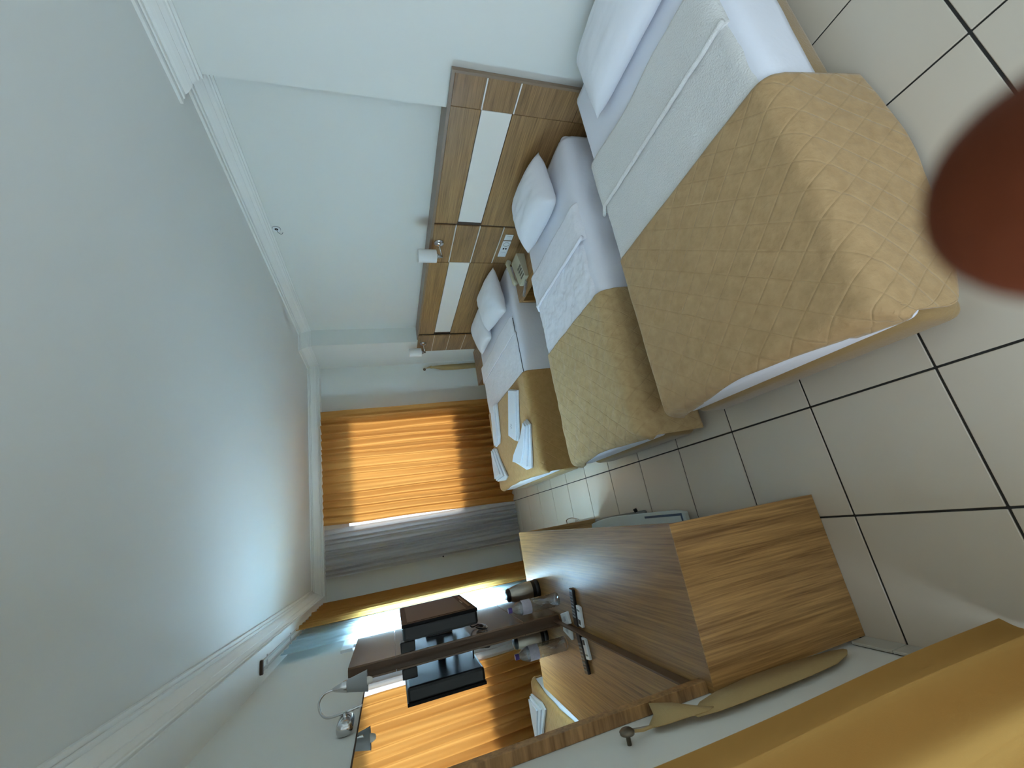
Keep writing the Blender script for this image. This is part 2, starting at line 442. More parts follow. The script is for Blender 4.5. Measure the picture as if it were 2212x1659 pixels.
# ------------------------------------------------------------------ curtains
def curtain(name, label, axis, pos, a0, a1, z0, z1, m, folds, amp, seed, group=None, flare=0.0, lean=0.0, hem=0.0, nz_=26, per=14):
    """pleated hanging cloth. a runs along the wall, folds stand out of it"""
    rnd = random.Random(seed); ph = [rnd.uniform(-0.5, 0.5) for _ in range(folds + 3)]; am = [rnd.uniform(0.55, 1.25) for _ in range(folds + 3)]
    na = folds * per; vs_, fs, uv = [], [], []
    for j in range(nz_ + 1):
        t = j / nz_; z = z1 + (z0 - z1) * t
        for i in range(na + 1):
            s = i / na; u = s * folds; k = int(u); fr = u - k
            p = ph[k] * (1 - fr) + ph[k + 1] * fr; a_ = am[k] * (1 - fr) + am[k + 1] * fr
            gather = 0.75 + 0.45 * t + 0.15 * math.sin(3 * t + p * 4)
            w = math.sin(2 * PI * (u + 0.22 * p + 0.10 * math.sin(2.2 * t + 5 * p))) + 0.25 * math.sin(4 * PI * u + p * 6 + t)
            d = amp * a_ * gather * w + 0.5 * amp * nz(u * 0.9, t * 2.0, seed)
            d *= min(1.0, 0.25 + 6 * min(s, 1 - s))
            al = a0 + (a1 - a0) * s + lean * t * (1 - s) + flare * t * (s - 0.5) + 0.012 * nz(s * 5, t * 3, seed + 3)
            zz = z - (hem * (0.5 + 0.5 * math.sin(2 * PI * u)) * t if hem else 0)
            vs_.append((pos + d, al, zz) if axis == 'x' else (al, pos + d, zz)); uv.append((al, zz))
    for j in range(nz_):
        for i in range(na):
            a = j * (na + 1) + i; fs.append((a, a + 1, a + na + 2, a + na + 1))
    c = (pos, (a0 + a1) / 2, z0) if axis == 'x' else ((a0 + a1) / 2, pos, z0)
    o = mk(name, (vs_, fs, uv), m, origin=c, smooth=True)
    return tag(o, label, 'curtain', group)

curtain('curtain', 'orange curtain drawn across the sunlit far window, glowing in a rectangle', 'y', 5.215, 0.268, 1.585, 0.03, 2.252, M_ORANGE, 15, 0.046, 3, 'orange curtains', flare=0.0, lean=-0.07, nz_=40)
sheer = curtain('curtain', 'grey sheer curtain bunched beside the glowing orange one on the far wall', 'y', 5.270, -0.285, 0.222, 0.02, 2.252, M_SHEER, 9, 0.026, 11, hem=0.02)
mk('clip', lathe([(0, 0), (.010, .002), (.008, .008), (0, .010)], (-.285, 5.25, .983), 12, (0, -1, 0), False), M_BLACK, sheer)
curtain('curtain', 'narrow orange curtain gathered in the far left corner beside the television', 'x', -0.505, 3.70, 5.18, 0.04, 2.252, M_ORANGE, 11, 0.020, 5, 'orange curtains')
curtain('curtain', 'blue-white sheer curtain over the side window behind the television', 'x', -0.555, 3.24, 5.1, 0.04, 2.252, M_SHEERB, 16, 0.013, 8)
curtain('curtain', 'wide yellow curtain hanging nearest the viewer beside the cloth tieback', 'x', -0.470, 0.16, 0.862, 0.02, 2.252, M_YELLOW, 4, 0.034, 21, nz_=40, per=20)

# curtain rail under the side pelmet
t = thing('curtain_rail', 'white double curtain rail with a brown end cap under the cornice', 'curtain rail', (-0.53, 2.86, 2.25))
for x in (-0.505, -0.545):
    mk('track', B((x - .006, x + .006, 2.87, 5.15, 2.256, 2.266)), M_RAIL, t)
mk('end_cap', B((-0.56, -0.49, 2.852, 2.870, 2.250, 2.266), bevel=.003), M_BROWNCAP, t)
for y in (3.0, 3.6): mk('bracket', B((-0.56, -0.49, y - .008, y + .008, 2.262, 2.266)), M_RAIL, t)

# ------------------------------------------------------------------ headboard
XH = 2.245
hb = thing('headboard', 'long wood-veneer headboard with two white inset panels running behind the beds', 'headboard', (XM - .1, 3.2, 0))
mk('ledge', B((XH + .022, XN - .001, 1.462, NY, 0.0, 1.072), (XH + .022, XM - .001, NY, FY, 1.02, 1.072), (XH + .022, XM - .001, NY + .001, NY + .02, 0, 1.02)), M_EDGE, hb)
mk('ledge', B((XH - .0, XH + .022, 1.462, 4.565, 1.060, 1.078)), M_EDGE, hb)
mk('backing', B((XH + .010, XH + .024, 1.464, 4.56, 0.02, 1.06)), M_GAP, hb)
mk('end_board', B((XH - .004, XH + .022, 1.452, 1.466, 0.0, 1.078)), M_EDGE, hb)
G = 0.003
def hpanel(name, y0, y1, z0, z1, m, d=0.014):
    return mk(name, B((XH, XH + d, y0 + G / 2, y1 - G / 2, z0 + G / 2, z1 - G / 2), bevel=0.0012, seg=1), m, hb)
# near narrow bay
for z0, z1 in ((0.885, 1.06), (0.690, 0.877), (0.30, 0.682), (0.02, 0.30)): hpanel('panel', 1.466, 1.652, z0, z1, M_HBP)
for z in (0.881, 0.686): mk('strip', B((XH - .002, XH + .012, 1.468, 1.650, z - .004, z + .004)), M_WHITEP, hb)
# first wide bay
hpanel('panel', 1.652, 2.606, 0.882, 1.06, M_HB); hpanel('white_panel', 1.652, 2.580, 0.692, 0.880, M_WHITEP, 0.010)
hpanel('panel', 1.652, 2.606, 0.02, 0.690, M_HB)
# lamp bay
for z0, z1 in ((0.890, 1.06), (0.694, 0.882), (0.492, 0.686), (0.02, 0.484)): hpanel('panel', 2.622, 3.100, z0, z1, M_HBP)
for z in (0.886, 0.690, 0.488): mk('strip', B((XH - .002, XH + .012, 2.624, 3.098, z - .0035, z + .0035)), M_WHITEP, hb)
# second wide bay
hpanel('panel', 3.104, 4.528, 0.884, 1.06, M_HB); hpanel('white_panel', 3.104, 4.480, 0.692, 0.882, M_WHITEP, 0.010)
hpanel('panel', 3.104, 4.528, 0.02, 0.690, M_HB)
# far lamp bay, in front of the far pier
XF = XC - 0.016
for z0, z1 in ((0.880, 1.068), (0.692, 0.876), (0.496, 0.688), (0.02, 0.492)):
    mk('panel', B((XF, XF + .0155, 4.534, 4.973, z0, z1), bevel=.0012, seg=1), M_HBP, hb)
for z in (0.878, 0.690, 0.494): mk('strip', B((XF - .001, XF + .012, 4.54, 4.97, z - .0022, z + .0022)), M_WHITEP, hb)

# ------------------------------------------------------------------ wall lamps on the headboard
def wall_lamp(label, x, y, z):
    t = thing('wall_lamp', label, 'lamp', (x, y, z), 'headboard reading lamps')
    mk('base', lathe([(0.0, 0), (0.042, 0), (0.042, 0.006), (0.034, 0.016), (0.016, 0.024), (0.0, 0.026)], (x, y, z), 28, (-1, 0, 0), False), M_CHROME, t, smooth=True)
    mk('arm', tube(bez([(x - .02, y, z), (x - .055, y + .01, z - .004), (x - .085, y + .035, z - .012), (x - .10, y + .055, z - .012)], 8), 0.006), M_CHROME, t, smooth=True)
    cx, cy = x - .10, y + .045
    mk('holder', lathe([(0.0, -.022), (0.012, -.022), (0.012, 0.0), (0.020, 0.006), (0.020, 0.022), (0.0, .024)], (cx, cy, z), 20, close=False), M_CHROME, t, smooth=True)
    s = mk('shade', lathe([(0.052, 0.030), (0.0535, 0.032), (0.0535, 0.176), (0.052, 0.178), (0.050, 0.176), (0.050, 0.032), (0.052, 0.030)], (cx, cy, z), 36, close=False), M_SHADE, t, smooth=True)
    mk('bulb', lathe([(0.0, .02), (0.013, .022), (0.014, .05), (0.022, .08), (0.022, .10), (0.012, .118), (0, .12)], (cx, cy, z), 18, close=False), M_BULB, s, smooth=True)
wall_lamp('small white-shaded chrome lamp on the headboard above the telephone', XH, 2.840, 1.000)
wall_lamp('small white-shaded chrome lamp at the far end of the headboard near the window', XF, 4.735, 1.000)

# switch and sockets above the nightstand
t = thing('light_switch', 'square white light switch on the headboard beside the socket plate', 'switch', (XH, 2.735, .42))
mk('plate', B((XH - .008, XH, 2.700, 2.768, 0.386, 0.456), bevel=.003), M_PLASTIC, t)
mk('rocker', B((XH - .012, XH - .006, 2.716, 2.752, 0.398, 0.444), bevel=.002), M_PLASTIC, t)
t = thing('socket_plate', 'long white socket plate on the headboard above the telephone', 'socket', (XH, 2.88, .42))
mk('plate', B((XH - .008, XH, 2.780, 2.995, 0.384, 0.458), bevel=.004), M_PLASTIC, t)
mk('socket', lathe([(0.0, .004), (0.022, .004), (0.024, .0095), (0.027, .0095), (0.027, .006)], (XH, 2.82, .421), 24, (-1, 0, 0), False), M_GREYPL, t, smooth=True)
for y, z in ((2.878, .432), (2.878, .410)): mk('jack', B((XH - .0105, XH - .007, y - .008, y + .008, z - .007, z + .007), bevel=.001), M_BLACK, t)
mk('switch_key', B((XH - .011, XH - .006, 2.925, 2.975, 0.400, 0.442), bevel=.002), M_PLASTIC, t)

# ------------------------------------------------------------------ nightstands
def nightstand(label, x0, x1, y0, y1, z1):
    t = thing('nightstand', label, 'nightstand', ((x0 + x1) / 2, (y0 + y1) / 2, 0), 'nightstands')
    mk('top', B((x0, x1, y0, y1, z1 - .032, z1), bevel=.0015, seg=1), M_DESK, t)
    mk('bottom', B((x0, x1, y0, y1, 0.03, 0.062), bevel=.0015, seg=1), M_DESK, t)
    for a, b in ((y0, y0 + .03), (y1 - .03, y1)): mk('side', B((x0, x1, a, b, .062, z1 - .032), bevel=.0015, seg=1), M_DESKS, t)
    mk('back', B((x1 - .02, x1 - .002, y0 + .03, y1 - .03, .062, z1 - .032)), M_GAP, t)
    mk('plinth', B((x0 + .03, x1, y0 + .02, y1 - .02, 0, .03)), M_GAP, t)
nightstand('open wooden nightstand carrying the telephone between two beds', 1.815, XH - .002, 2.655, 3.085, 0.30)
nightstand('wooden nightstand at the far end beyond the double bed', 1.735, XF - .002, 4.665, 5.08, 0.30)

# telephone
t = thing('telephone', 'beige push-button telephone with a coiled cord on the nightstand', 'telephone', (1.98, 2.83, .30))
def wedge(x0, x1, y0, y1, z0, za, zb):
    return ([(x0, y0, z0), (x1, y0, z0), (x1, y1, z0), (x0, y1, z0), (x0, y0, za), (x1, y0, zb), (x1, y1, zb), (x0, y1, za)],
            [(3, 2, 1, 0), (4, 5, 6, 7), (0, 1, 5, 4), (1, 2, 6, 5), (2, 3, 7, 6), (3, 0, 4, 7)])
mk('body', wedge(1.88, 2.10, 2.755, 2.915, .301, .335, .372), M_PHONE, t)
for i in range(4):
    for j in range(3):
        x = 1.905 + i * .028; y = 2.775 + j * .027; z = .335 + (x - 1.88) / .22 * .037
        mk('key', B((x - .009, x + .009, y - .009, y + .009, z - .002, z + .005), bevel=.001, seg=1), M_KEYS, t)
hs = mk('handset', tube(bez([(1.875, 2.885, .375), (1.91, 2.885, .392), (1.99, 2.885, .405), (2.07, 2.885, .418), (2.105, 2.885, .400)], 6), [.022] * 6 + [.016] * 13 + [.022] * 6, 12), M_PHONE, t, smooth=True)
pts = [(1.86 + .010 * math.cos(a * .9) - a * .0009, 2.80 + .0013 * a + .0 * a, .315 + .010 * math.sin(a * .9)) for a in range(0, 90)]
mk('cord', tube(pts, .0028, 6), M_CORD, t, smooth=True)

# ------------------------------------------------------------------ beds and bedding
def rbox(x0, x1, y0, y1, z0, z1, r, seg=4): return B((x0, x1, y0, y1, z0, z1), bevel=r, seg=seg)

def bed(label, x0, y0, y1, group, base_m=None):
    x1 = XH - 0.010
    t = thing('bed', label, 'bed', ((x0 + x1) / 2, (y0 + y1) / 2, 0), group)
    mk('base', rbox(x0 - .010, x1, y0 + .004, y1 - .004, .028, .196, .034, 4), base_m or M_BASE, t, smooth=True, auto=40)
    mk('mattress', rbox(x0 - .002, x1, y0 + .008, y1 - .008, .192, .346, .032, 5), M_SHEET, t, smooth=True)
    for x in (x0 + .06, x1 - .08):
        for y in (y0 + .05, y1 - .05):
            mk('foot', lathe([(.022, 0.0), (.026, .006), (.030, .03)], (x, y, 0), 16), M_FOOT, t, smooth=True)
    return t

def bend(d, r):
    if d <= 0: return 0.0, 0.0
    if d < r * PI / 2: return r * math.sin(d / r), r * (1 - math.cos(d / r))
    return r, r + d - r * PI / 2

def drape(name, label, cat, mat, x0, x1, y0, y1, zt, foot=None, near=0.1, far=0.1, r=0.05, nx=70, ny=80, wr=0.004, wf=6.0, seed=1, flare=0.1,
          fold=0.0, ff=9.0, th=0.007, group=None, skew=0.0, parent=None, edge_wob=0.0, foot_end=0.0, near_cut=0.0):
    """cloth laid over a bed: flat on top, bent over the sides (and the foot end when foot is given)"""
    vs_, fs, uv = [], [], []
    foot_len = 0 if foot is None else foot
    Lx0 = (x1 - x0) + foot_len; Ly = (y1 - y0) + near + far
    for i in range(nx + 1):
        for j in range(ny + 1):
            tt = j / ny * Ly
            q = min(1.0, max(0.0, (tt - near) / (y1 - y0)))
            Lx = Lx0 + foot_end * abs(2 * q - 1) ** 1.8 + 0.010 * nz(tt * 4, seed, 2.2) * (foot is not None)
            s = i / nx * Lx
            # s measured from head edge towards the foot
            yc = y0 - near + tt
            xq = x1 - s
            if near_cut and yc < y0 + r:   # the side hem rises towards the foot
                yc = y0 + r - (y0 + r - yc) * (1 - near_cut / near * max(0.0, min(1.0, (x0 + .30 - xq) / .35)) ** 1.5)
            xx = x1 - s + skew * (tt / Ly - 0.5) + edge_wob * nz(tt * 3.0, seed, 1.7) * (1 - i / nx)
            ds = (x0 + r) - xx if foot is not None else -1
            dn = (y0 + r) - yc; df = yc - (y1 - r)
            ox, dx = bend(ds, r); o1, d1 = bend(dn, r); o2, d2 = bend(df, r)
            X = xx if ds <= 0 else x0 + r - ox
            Y = yc
            if dn > 0: Y = y0 + r - o1
            if df > 0: Y = y1 - r + o2
            down = max(dx, d1, d2); Z = zt - down
            if d1 > r: 
                k = (d1 - r); Y -= flare * k + fold * k * 4 * (0.5 + 0.5 * math.sin(X * ff + 3 * nz(X * 2, seed, .3))) 
            if d2 > r: Y += flare * (d2 - r)
            if dx > r: X -= (flare if d1 <= r else 0.03) * (dx - r)
            # wrinkles
            h = wr * (nz(X * wf, Y * wf, seed) + 0.5 * nz(X * wf * 2.3, Y * wf * 2.3, seed + 9))
            if down < r: Z += h + wr
            elif max(d1, d2) >= dx: Y += (-1 if d1 > d2 else 1) * (abs(h) + wr)
            else: X -= abs(h) + wr
            Z = max(Z, 0.012)
            vs_.append((X, Y, Z)); uv.append((s * K, tt * K))
    for i in range(nx):
        for j in range(ny):
            a = i * (ny + 1) + j; fs.append((a, a + 1, a + ny + 2, a + ny + 1))
    c = None if parent else ((x0 + x1) / 2, (y0 + y1) / 2, zt)
    o = mk(name, (vs_, fs, uv), mat, parent=parent, origin=c, smooth=True)
    md = o.modifiers.new('thickness', 'SOLIDIFY'); md.thickness = th * K; md.offset = 1.0
    if label: tag(o, label, cat, group)
    return o

def pillow(label, corners, thick, group, seed=0, mat=None):
    """corners: head-near, head-far, front-far, front-near of the mid surface"""
    a, b, c, d = [Vector(p) for p in corners]
    n = ((b - a).cross(d - a)).normalized()
    if n.z < 0: n = -n
    N_ = 26; vs_, fs = [], []
    for side in (1, -1):
        for i in range(N_ + 1):
            for j in range(N_ + 1):
                u, v = i / N_ * 2 - 1, j / N_ * 2 - 1
                pin = 1 - 0.055 * ((1 - u * u) * (abs(v) ** 3) + 0)
                pu = u * (1 - 0.06 * (1 - v * v) * abs(u) ** 2); pv = v * (1 - 0.06 * (1 - u * u) * abs(v) ** 2)
                P = (a * (1 - pu) * (1 - pv) + b * (1 - pu) * (1 + pv) + c * (1 + pu) * (1 + pv) + d * (1 + pu) * (1 - pv)) / 4
                pr = max(0, (1 - abs(u) ** 2.6) * (1 - abs(v) ** 2.6)) ** 0.45
                wv = 0.10 * nz(u * 2.2, v * 2.2, seed) + 0.05 * nz(u * 6, v * 3, seed + 5)
                hh = thick * pr * (1 + wv) * (0.58 if side > 0 else 0.42)
                vs_.append(P + n * hh * side)
    m = (N_ + 1) ** 2
    for i in range(N_):
        for j in range(N_):
            q = i * (N_ + 1) + j
            f1 = (q, q + 1, q + N_ + 2, q + N_ + 1)
            fs.append(f1); fs.append(tuple(m + w for w in reversed(f1)))
    o = mk('pillow', (vs_, fs), mat or M_PILLOW, origin=(c + d) / 2, smooth=True)
    bm = bmesh.new(); bm.from_mesh(o.data); bmesh.ops.remove_doubles(bm, verts=bm.verts[:], dist=0.0004); bm.to_mesh(o.data); bm.free()
    return tag(o, label, 'pillow', group)

SB = 'single beds'
bed('single bed nearest the viewer, with a tan base', 0.315, 0.600, 1.515, SB)
bed('middle single bed, between the nearest bed and the double bed', 0.262, 1.715, 2.585, SB)
bed('double bed by the window, with four towels laid out on it', 0.300, 3.105, 4.520, None)

# nearest bed
drape('bed_sheet', 'white sheet hanging down the near side of the nearest bed', 'sheet', M_SHEET, 0.9, 2.20, 0.600, 1.515, .350, None, .185, .12, r=.045, nx=50, ny=60, wr=.0025, seed=3, flare=.0, fold=.008, th=.003)
bl = drape('blanket', 'cream woven blanket with a turned-down edge on the nearest bed', 'blanket', M_BLANKET, 1.00, 1.70, 0.625, 1.515, .356, None, .02, .05, r=.05, nx=70, ny=90, wr=.004, wf=9, seed=5, th=.008, skew=0.02)
drape('turned_edge', None, None, M_BLANKET, 1.435, 1.705, 0.632, 1.520, .368, None, .0, .075, r=.05, nx=26, ny=60, wr=.003, seed=6, th=.012, parent=bl, edge_wob=.03)
drape('bedspread', 'large tan quilted bedspread on the nearest bed, hanging to the floor', 'bedspread', M_SPREAD1, 0.315, 1.125, 0.600, 1.515, .366, -.010, .345, .10, r=.05, nx=90, ny=110, wr=.0035, wf=5, seed=8, flare=.10, fold=.022, ff=8, foot_end=.075, near_cut=.16, th=.010, skew=-0.04, group='tan bedspreads')
mk('edge_roll', tube([(1.437 + .006 * nz(k * .3, 1), .635 + .91 * k / 40, .380 + .002 * nz(k * .5, 4) - max(0, k - 37) * .012) for k in range(41)], .010, 8), M_BLANKET, bl, smooth=True)
pillow('pillow on the nearest bed, half out of the picture', ((2.20, .66, .44), (2.20, 1.29, .44), (1.83, 1.31, .405), (1.80, .68, .405)), .15, 'bed pillows', 1)

# middle bed
drape('bed_sheet', 'white sheet hanging in folds down the near side of the middle bed', 'sheet', M_SHEET, 0.9, 2.20, 1.715, 2.585, .350, None, .32, .12, r=.06, nx=70, ny=60, wr=.004, seed=13, flare=.02, fold=.055, ff=17, th=.003)
bl = drape('blanket', 'white crinkled cover with a turned-down edge on the middle bed', 'blanket', M_BLANKET2, 1.00, 1.70, 1.775, 2.585, .356, None, .0, .03, r=.05, nx=90, ny=100, wr=.008, wf=14, seed=15, th=.006, skew=0.0)
drape('turned_edge', None, None, M_BLANKET2, 1.455, 1.705, 1.752, 2.59, .368, None, .03, .05, r=.05, nx=26, ny=60, wr=.004, wf=9, seed=16, th=.009, parent=bl, edge_wob=.02)
drape('bedspread', 'worn tan quilted bedspread on the foot of the middle bed', 'bedspread', M_SPREAD2, 0.262, 1.075, 1.715, 2.585, .366, -.012, .30, .10, r=.06, foot_end=.06, nx=110, ny=130, wr=.0075, wf=9, seed=18, flare=.05, fold=.03, ff=7, th=.010, skew=-.03, group='tan bedspreads')
mk('edge_roll', tube([(1.458 + .006 * nz(k * .3, 3), 1.745 + .855 * k / 40, .381 + .003 * nz(k * .5, 5) - max(0, k - 37) * .012) for k in range(41)], .011, 8), M_BLANKET2, bl, smooth=True)
pillow('plump pillow leaning on the headboard at the middle bed', ((2.19, 1.84, .47), (2.19, 2.33, .48), (1.83, 2.40, .43), (1.81, 1.85, .43)), .20, 'bed pillows', 4)

# double bed
drape('bed_sheet', 'white sheet hanging down the near side of the double bed', 'sheet', M_SHEET, 0.9, 2.20, 3.105, 4.520, .350, None, .33, .12, r=.05, nx=60, ny=70, wr=.0015, seed=23, flare=.0, fold=.008, ff=16, th=.003)
bl = drape('blanket', 'white blanket with a turned-down edge across the double bed', 'blanket', M_BLANKET2, 1.05, 1.72, 3.155, 4.52, .356, None, .0, .05, r=.05, nx=50, ny=80, wr=.004, wf=8, seed=25, th=.006)
drape('turned_edge', None, None, M_BLANKET2, 1.55, 1.735, 3.165, 4.52, .368, None, .0, .07, r=.05, nx=20, ny=70, wr=.004, seed=26, th=.009, parent=bl, edge_wob=.02)
mk('piping', tube([(1.56 - .44 * k / 20, 3.152 + .002 * math.sin(k), .358) for k in range(21)], .0035, 6), M_PIPE, bl)
mk('tag', B((1.56, 1.70, 3.148, 3.160, .362, .367), bevel=.001), M_PIPE, bl)
drape('bedspread', 'smooth tan bedspread under the towels on the double bed', 'bedspread', M_SPREAD3, 0.300, 1.165, 3.105, 4.520, .366, -.012, .33, .10, r=.05, foot_end=.045, nx=70, ny=110, wr=.002, wf=4, seed=28, flare=.03, fold=.02, ff=6, th=.009, group='tan bedspreads')
pillow('front pillow on the double bed, above the telephone', ((2.20, 3.10, .48), (2.20, 3.66, .50), (1.86, 3.74, .43), (1.76, 3.14, .42)), .17, 'bed pillows', 7)
pillow('far pillow on the double bed, partly behind the front one', ((2.20, 3.74, .46), (2.20, 4.34, .46), (1.80, 4.20, .415), (1.80, 3.76, .41)), .12, 'bed pillows', 9)

# towels on the double bed
def outline(pts, z0, z1, mat, name, parent=None, origin=None, r=.004):
    bm = bmesh.new()
    vv = [bm.verts.new((x, y, z0)) for x, y in pts]; f = bm.faces.new(vv)
    e = bmesh.ops.extrude_face_region(bm, geom=[f]); 
    up = [v for v in e['geom'] if isinstance(v, bmesh.types.BMVert)]
    bmesh.ops.translate(bm, vec=(0, 0, z1 - z0), verts=up)
    bmesh.ops.recalc_face_normals(bm, faces=bm.faces[:])
    bmesh.ops.bevel(bm, geom=[ed for ed in bm.edges], offset=r, segments=2, affect='EDGES', profile=.5)
    return mk(name, bm, mat, parent=parent, origin=origin)
ZT = .382
def towel(label, layers, origin):
    """folded towel: flat layers stacked"""
    t = thing('towel', label, 'towel', origin, 'folded towels on the double bed')
    z = ZT
    for pts, h in layers:
        outline(pts, z, z + h, M_TOWEL, 'fold', t); z += h - .001
    return t, z
towel('rolled flat towel at the far edge of the double bed', [([(1.185, 4.12), (1.165, 4.02), (.83, 4.10), (.76, 4.16), (.755, 4.32), (1.0, 4.27)], .020), ([(1.17, 4.22), (1.155, 4.08), (.84, 4.13), (.78, 4.19), (.77, 4.31), (1.0, 4.26)], .018)], (.97, 4.17, ZT))
tw, zt_ = towel('flat folded towel with a faint grey print on the double bed', [([(1.135, 3.50), (1.055, 3.285), (.66, 3.49), (.645, 3.53), (.70, 3.66), (.735, 3.73)], .020), ([(1.125, 3.49), (1.05, 3.295), (.665, 3.50), (.655, 3.54), (.71, 3.65), (.745, 3.72)], .018)], (.89, 3.5, ZT))
for k in range(5):
    a = k * 2 * PI / 5
    mk('print', B((.80 + .018 * math.cos(a) - .007, .80 + .018 * math.cos(a) + .007, 3.58 + .022 * math.sin(a) - .009, 3.58 + .022 * math.sin(a) + .009, zt_ - .001, zt_ + .0012)), M_TOWELPRINT, tw)
towel('fan-folded towel at the near corner of the double bed', [([(.765, 3.205), (.70, 3.135), (.52, 3.21), (.365, 3.285), (.37, 3.42), (.49, 3.73), (.55, 3.66), (.66, 3.36)], .018), ([(.755, 3.21), (.70, 3.155), (.53, 3.25), (.39, 3.36), (.49, 3.71), (.55, 3.64), (.65, 3.36)], .018), ([(.74, 3.21), (.70, 3.18), (.54, 3.31), (.43, 3.46), (.49, 3.69), (.54, 3.63), (.64, 3.36)], .016)], (.55, 3.4, ZT))
towel('fan-folded towel at the far foot corner of the double bed', [([(.765, 4.43), (.74, 4.33), (.60, 4.24), (.40, 4.06), (.375, 4.16), (.40, 4.47), (.60, 4.46)], .018), ([(.755, 4.43), (.735, 4.36), (.60, 4.28), (.42, 4.14), (.41, 4.46), (.60, 4.46)], .018), ([(.74, 4.43), (.72, 4.38), (.60, 4.32), (.45, 4.22), (.43, 4.46), (.60, 4.455)], .016)], (.55, 4.3, ZT))

# ------------------------------------------------------------------ desk, mirror, television wall
ZD = 0.66
dk = thing('desk', 'wood-veneer desk with solid side panels along the left wall', 'desk', (-.36, 2.17, 0))
mk('top', B((XL + .003, -0.108, 1.2718, 3.075, ZD - .034, ZD)), M_DESK, dk)
mk('side_panel', B((XL + .014, -0.108, 1.268, 1.2715, 0.002, ZD), (XL + .014, -0.109, 1.272, 1.300, 0.002, ZD - .035)), M_DESKS, dk)
mk('side_panel', B((XL + .003, -0.110, 3.040, 3.072, 0.002, ZD - .0345), bevel=.0012, seg=1), M_DESKS, dk)
mk('back_panel', B((XL + .003, XL + .02, 1.301, 3.039, .25, ZD - .0345)), M_DESKS, dk)

mr = thing('mirror', 'tall wall mirror with a wood-edged frame above the desk', 'mirror', (XL, 1.92, ZD + .002))
mk('glass', B((XL + .004, XL + .010, 1.332, 2.52, ZD + .0405, 1.705)), M_MIRROR, mr)
mk('bottom_rail', B((XL + .002, XL + .014, 1.333, 2.529, ZD + .0015, ZD + .040), bevel=.001, seg=1), M_TVPS, mr)
mk('frame', B((XL + .001, XL + .034, 1.298, 1.330, ZD + .001, 1.712), bevel=.001, seg=1), M_FRAME, mr)
mk('dark_edge', B((XL + .003, XL + .013, 1.330, 1.334, ZD + .002, 1.708), (XL + .002, XL + .011, 1.33, 2.52, 1.705, 1.710)), M_GAP, mr)

XPN = -0.560
pn = thing('wall_cladding', 'tall brown wood panel on the wall carrying the television', 'wall panel', (XPN, 2.86, ZD + .002))
zz = [ZD + .002, .878, 1.572, 1.80]
mk('carcass', B((XL + .001, XPN - .010, 2.532, 3.195, ZD + .002, 1.80)), M_TVPS, pn)
for a, b in zip(zz[:-1], zz[1:]):
    mk('panel', B((XPN - .0098, XPN, 2.530, 3.20, a + .001, b - .001), bevel=.0012, seg=1), M_TVP, pn)

# television: thick flat set on a swivel bracket
tv = thing('television', 'black flat television on a swivel bracket above the kettle', 'television', (-.48, 2.8, 1.12))
def tvq(p):  # local: w along screen, d out of screen, h up
    w, d, h = p
    a = math.radians(0.6); ca, sa = math.cos(a), math.sin(a)
    return (-0.425 + d * ca - w * sa, 2.765 + w * ca + d * sa, 1.335 + h)
def tvbox(name, w0, w1, d0, d1, h0, h1, m, bev=.004, par=tv):
    bm = B((w0, w1, d0, d1, h0, h1), bevel=bev)
    for v in bm.verts: v.co = Vector(tvq(v.co))
    bmesh.ops.recalc_face_normals(bm, faces=bm.faces[:])
    return mk(name, bm, m, par)
tvbox('case', -.315, .315, -.075, -.006, -.195, .195, M_BLACK, .014)
fr = tvbox('bezel', -.318, .318, -.012, .004, -.197, .197, M_TVB, .003)
tvbox('screen', -.285, .285, .003, .0055, -.145, .168, M_SCREEN, .001)
tvbox('speaker_bar', -.22, .22, .003, .0065, -.178, -.166, M_TVPS, .001)
tvbox('badge', -.05, .05, .004, .0062, -.159, -.153, M_GREYPL, .0005)
mk('bracket_arm', B((XPN + .02, -.50, 2.755, 2.795, 1.30, 1.345), bevel=.004), M_BLACK, tv)
mk('wall_plate', B((XPN + .001, XPN + .022, 2.735, 2.815, 1.25, 1.40), bevel=.003), M_BLACK, tv)
mk('lower_foot', B((XPN + .001, XPN + .05, 2.53, 2.58, 1.47, 1.545), bevel=.005), M_BLACK, tv)
mk('knob', B((XPN + .03, XPN + .09, 2.82, 2.85, 1.22, 1.245), bevel=.004), M_BLACK, tv)
pts = bez([(-.50, 2.62, 1.165), (-.545, 2.66, 1.15), (-.55, 2.70, 1.10), (-.548, 2.64, 1.08), (-.55, 2.58, 1.10), (-.545, 2.62, 1.13), (-.55, 2.67, 1.09), (-.548, 2.60, 1.075), (-.55, 2.56, 1.085), (-.549, 2.61, 1.12), (-.55, 2.65, 1.07)], 8)
mk('cable', tube(pts, .0045, 7), M_BLACK, tv, smooth=True)

# gooseneck lamp over the mirror
t = thing('gooseneck_lamp', 'chrome gooseneck lamp with a silver cone shade above the mirror', 'lamp', (XL, 1.87, 1.745))
bm = B((XL + .001, XL + .045, 1.812, 1.928, 1.722, 1.778), bevel=.020, seg=4)
mk('base', bm, M_CHROME, t, smooth=True)
mk('stem', tube([(XL + .04, 1.87, 1.75), (XL + .052, 1.885, 1.752)], .008), M_CHROME, t, smooth=True)
mk('arm', tube(bez([(-.548, 1.90, 1.694), (-.555, 1.90, 1.75), (-.560, 1.91, 1.81), (-.548, 1.935, 1.838), (-.522, 1.965, 1.848), (-.505, 1.99, 1.832), (-.501, 2.0, 1.80)], 8), .0042, 9), M_CHROME, t, smooth=True)
sh = mk('shade', lathe([(.004, .125), (.007, .120), (.020, .078), (.036, .002), (.0375, 0), (.034, .002), (.018, .076), (.003, .12)], (-.501, 2.0, 1.678), 32, close=False), M_GSHADE, t, smooth=True)
